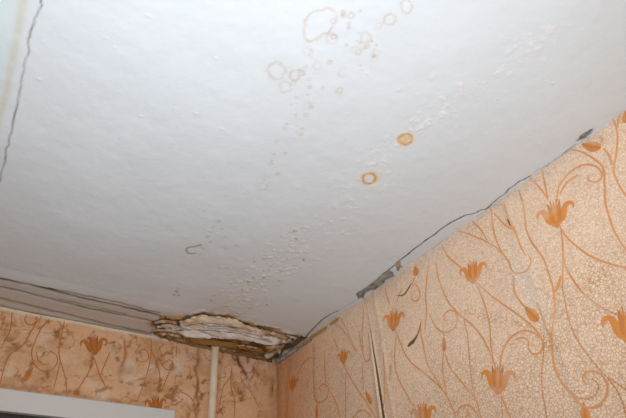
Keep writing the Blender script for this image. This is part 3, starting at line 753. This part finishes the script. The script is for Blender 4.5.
FS = .057
R = wr
RF = (((555, 213), (553, 200), FS * 1.06), ((497, 378), (497, 362), FS * 1.06), ((472.5, 271), (472, 261), FS), ((393, 319), (393.5, 305), FS * 1.05),
      ((343.5, 356), (343.5, 347), FS * .80), ((292.5, 383), (293.5, 371), FS * .88), ((423, 414), (422, 402), FS * 1.0), ((627, 324), (626, 312), FS * 1.1))
RB = (((591, 146), (577, 143), .045, 1.0), ((443.4, 344), (443.3, 334), .036, .85), ((531, 313.5), (522, 304), .044, 1.0), ((368, 397.5), (364, 390), .045, .75),
      ((316.5, 412), (316.5, 402), .042, .7), ((313.5, 348), (313.5, 343), .026, .9), ((585.5, 413), (584, 404), .036, .9), ((625.5, 116), (626, 108), .03, 1.0))
VR = [
 [(342.8, 362.4), (346.5, 371.7), (354, 384.8), (363, 398), (372.6, 413), (377, 422)], [(345.5, 372), (345, 392), (344.6, 418)],
 [(321, 392), (319, 388), (322, 384), (327, 386), (328, 391), (326, 398), (320, 402.5), (315.7, 400.6), (314, 394), (313.5, 378), (313.5, 353)],
 [(328, 388.5), (335, 401.6), (340, 420)], [(333.4, 338), (336, 345), (338, 351)], [(297, 374), (301, 366), (307, 359.6), (312, 357)],
 [(358.5, 330), (361, 345), (364, 358), (367, 361.5), (370, 358), (370.5, 348), (368, 332)], [(352, 418), (358, 411), (365, 411), (371, 417)], [(362, 364), (363, 390)],
 [(324, 350), (324.5, 366), (325, 383)], [(334, 323), (343, 330), (350, 340), (356, 350)], [(340, 318), (347, 330), (352, 345), (357, 352)],
 [(362, 305), (363, 315), (362, 335), (363, 350)],
 [(414.5, 277), (412.5, 283), (411, 289)], [(414, 283), (418.5, 289), (419.5, 296), (416, 301), (412, 299), (411, 293)], [(428, 265), (425.4, 285), (425, 297), (426, 310), (424, 330)],
 [(435.4, 262), (436, 270), (439, 282), (444, 294), (449, 303.4), (457, 312), (465, 320)], [(442, 246), (448, 257), (455.5, 263), (464, 270)],
 [(457, 231), (466, 233), (475, 236.7), (484, 240.5), (495, 246.7), (503.7, 255), (508.7, 262), (511, 269.4), (517, 273), (525.5, 271), (530.5, 263.5), (529.5, 256)],
 [(385, 288), (386, 295), (389, 305)], [(396, 303), (398, 296), (402, 288)],
 [(394.4, 330), (399.4, 342), (405, 354), (412, 363.4), (422, 371.5), (432, 380), (442, 390), (449, 402), (455, 416)],
 [(395.5, 336), (394.5, 350), (394.6, 363.4), (397.8, 377), (403.6, 388.6), (410, 400), (416, 409)],
 [(420.4, 318.5), (420, 332), (423, 347), (425, 357), (428, 366), (434, 376), (441, 388)],
 [(446, 322), (443.5, 317), (445, 312.5), (449.5, 310), (455, 312), (457, 318.5), (455.6, 325), (451.4, 330), (444, 332), (437, 328.5), (432, 321), (429, 314)],
 [(443.5, 333), (443.5, 338)], [(443, 351), (442, 367), (443.5, 380), (446.4, 395)], [(444.5, 354), (449, 366), (456, 376), (465, 387), (475, 400), (480, 418)],
 [(456, 416), (458, 409), (464, 405), (471, 407), (478.5, 417)], [(465, 418), (467, 414), (470, 417)],
 [(383.5, 352), (384.5, 372), (385, 392), (384, 410)], [(474, 281), (480, 293.7), (485, 308), (489, 324), (490, 342), (493, 362)],
 [(476, 282), (488.6, 293.7), (502, 303.8), (514, 312), (527, 322), (537, 332), (541.6, 341), (541.4, 348.7), (537, 353.7), (531, 353), (528, 347.5), (527.5, 341), (522.5, 337.5), (515, 339)],
 [(499, 366), (501, 354), (505, 343.7), (513.7, 334.4), (524, 330.3), (534, 333), (539, 338)],
 [(491, 207), (491.5, 217), (492.8, 228), (497, 242), (503, 254)], [(519, 190), (524, 208.5), (526, 227), (530.5, 240), (537, 249.5), (544, 260), (548, 272), (552, 285), (554, 297), (554, 312), (551, 338)],
 [(505, 206), (509.5, 222), (515.4, 232), (520.4, 245.4), (526, 256)], [(493.6, 213), (505, 225), (516, 231)], [(472, 221), (480, 229), (487, 240)],
 [(529, 177), (539, 187), (548, 199)], [(542, 169), (545, 185), (548, 200)], [(513, 275), (513.7, 290), (518.8, 300), (525.5, 308)],
 [(553, 294), (557, 286), (560, 277)], [(455, 312.6), (463.4, 317.6), (475, 328.6), (483.5, 340), (490, 353.7), (494, 364)],
 [(537, 303), (542, 317), (547, 331), (551, 339), (551.5, 352), (553.5, 365), (560, 380), (570, 393), (578.6, 402.5), (587, 407.5), (597, 406), (604.5, 398), (607, 388), (605, 380), (598.6, 373),
  (590, 370.6), (583.6, 374), (582.7, 380), (586, 384.5)],
 [(500, 391), (504, 404), (511, 420)],
 [(603, 148), (608.7, 155), (612.5, 165)], [(612, 117), (617, 133.5), (616, 153.6), (613.5, 170), (615, 176), (618.8, 185), (627, 198)], [(622, 108), (618, 118), (617, 127)],
 [(569, 149), (582, 152), (593.6, 158.6), (603, 168), (604.5, 185), (605, 202), (608.7, 217), (613, 229), (619, 240), (628, 253)],
 [(557, 202), (559, 186.8), (567, 175), (577, 167.5), (587, 164.3), (597, 167), (602, 174), (599.5, 180), (593, 182), (588, 179), (587.5, 175)],
 [(560, 194), (567, 182), (578, 175)], [(601, 143), (602, 138), (598, 136.5)],
 [(559.5, 226), (565, 235), (575, 245), (588.6, 255), (607, 262.7), (628, 268)], [(560.5, 230), (562.5, 245), (562.6, 267), (562, 287)],
 [(564.5, 257), (565, 266), (572, 278.6), (580, 290), (589, 298.5), (602, 307.6)], [(560.5, 275), (559, 284), (555, 292)],
]
VD = [[(562, 287), (565, 305), (569, 322), (577, 340), (587, 354), (593, 362), (602, 373), (613.7, 381.5), (628, 391)], [(602, 307.6), (615, 314), (620, 315)],
          [(563.5, 384), (572, 393), (580, 398), (590, 398), (597, 391.5), (597.5, 384), (592, 379)], [(543, 336), (543, 350), (541.4, 372), (542, 392), (544.8, 405), (547, 420)],
          [(608, 379), (617, 391.5), (622, 403), (626, 417)], [(463.4, 320), (466.7, 333.6), (468.4, 350), (470, 372), (473.5, 398.7)], [(501, 398), (502, 418)]]
for sh in (0.0, -1.40):
    SHIFT[0] = sh
    for c, up, s_ in RF: motif(R, c, up, s_, wide=1.15)
    motif(R, (415.3, 271), (414, 264), .030, 'printed_bud', 1.5)
    for c, up, s_, wd in RB: motif(R, c, up, s_, 'printed_bud', wd)
    for v in VR: vine(R, v)
    for v in VD: vine(R, v, .0040, dotted=True)
SHIFT[0] = 0.0
# tears in the paper that show the brown wall behind it
def tear(wall, pts, widths):
    P = to_wall(wall, pts); C = catmull(P, .002); n = len(C)
    T = np.gradient(C, axis=0); T /= np.linalg.norm(T, axis=1)[:, None] + 1e-9; N = np.stack([-T[:, 1], T[:, 0]], 1)
    w_ = np.interp(np.linspace(0, 1, n), np.linspace(0, 1, len(widths)), widths) * (.8 + .4 * np.random.RandomState(3).rand(n))
    V = np.empty((2 * n, 2)); V[0::2] = C + N * w_[:, None] / 2; V[1::2] = C - N * w_[:, None] / 2
    v = place(wall, V[:, 0], V[:, 1], .0012)
    o = mesh_obj('paper_tear', v, np.array([(2 * i, 2 * i + 1, 2 * i + 3, 2 * i + 2) for i in range(n - 1)]), MAT['torn'], owner(wall, float(C[:, 0].mean())))
    return o
tear(R, [(407.5, 346.5), (410, 343.5), (413, 341), (416, 336), (418.5, 330), (419.8, 322)], [.004, .012, .008, .004, .003, .001])['label'] = 'brown drop-shaped tear'
tear(R, [(396, 295), (401, 295.5), (405, 293), (409, 287), (411.5, 283)], [.001, .003, .004, .005, .002])
tear(R, [(508, 219), (510, 224), (511, 226)], [.002, .004, .002])
# ---- back wall
B = wb
VB = [[(27, 314), (25, 320), (28.5, 324.5), (35, 323), (38, 316)], [(50, 318.5), (42, 327), (36, 339), (31.7, 351), (32.6, 360.5), (37, 368), (45, 371.7), (53, 369), (57.5, 361.5), (56, 355), (50.5, 352), (46, 356.5)],
          [(36, 352), (38, 360), (43, 364.5), (49, 364)], [(64.6, 321), (61, 338), (58.8, 350), (60, 360), (62.5, 368), (66, 381), (66.6, 391)], [(59.7, 363), (54, 388)],
          [(42, 315), (33, 328), (24, 344), (9, 356), (3, 372), (0, 384)], [(31, 371), (33, 368)], [(92.5, 354), (89.6, 370), (80, 386), (74, 394)], [(94, 356), (99, 373.6), (106, 388)],
          [(124, 338), (125, 354), (122, 366)], [(142, 357), (139, 353), (143, 349.5), (148, 353), (147.5, 360), (141, 362), (136, 359)], [(151, 340), (151, 355), (146, 376.5), (137, 401)],
          [(152, 352), (157, 364), (159.7, 375), (159.7, 392)], [(171, 368), (166, 380), (161, 392)], [(166.7, 399), (173.7, 393.5), (182.4, 392), (191, 397.5), (195, 405), (192, 410.6), (187.7, 406)],
          [(161, 363), (166, 369), (172, 368), (173, 362), (168, 359)], [(177, 345), (176, 358)], [(232, 366), (231, 386), (235, 401.6), (234, 420)], [(250, 391), (260, 408)], [(224, 384), (218, 412)],
          [(232, 374), (224, 386)], [(5, 316), (3, 324), (0, 330)], [(110, 352), (104, 366), (100, 376)], [(12, 312), (10, 330), (2, 346)], [(240, 376), (246, 386), (252, 392)]]
for sh in (0.0, -.94, -1.70):
    SHIFT[0] = sh
    motif(B, (94, 344), (93, 334), FS * 1.1, base=RUST * .85); motif(B, (156, 404), (155, 393), FS * .95, base=RUST * .8)
    motif(B, (27.5, 376), (31, 370), .034, 'printed_bud', .9, base=RUST * 1.1); motif(B, (272.5, 388), (272.5, 378), .030, 'printed_bud', .6, base=RUST * .7)
    for v in VB: vine(B, v, .0028)
SHIFT[0] = 0.0

# ------------------------------------------------------------------ heating pipe
def pipe():
    n = 24; zs = np.r_[np.linspace(.0, 1.7, 10), np.linspace(1.75, ROOM_H + .035, 60)]
    V = []
    for z in zs:
        for k in range(n):
            a = 2 * math.pi * k / n
            rr = .0132 + .0005 * (vnoise(np.array([k * .5]), np.array([z * 40]), 500)[0] - .5) + (.0012 if z > ROOM_H - .012 else 0)
            V.append((PX0 * 0 + math.cos(a) * rr, math.sin(a) * rr, z))
    V = np.array(V); Fc = []
    for i in range(len(zs) - 1):
        for k in range(n): Fc.append((i * n + k, i * n + (k + 1) % n, (i + 1) * n + (k + 1) % n, (i + 1) * n + k))
    return V, Fc
PX0 = PX
V, Fc = pipe()
po = mesh_obj('heating_pipe', V, Fc, MAT['pipe']); po.location = (PX, PY, 0)
tag(po, 'cream painted vertical heating pipe rising into the broken ceiling corner', 'pipe')
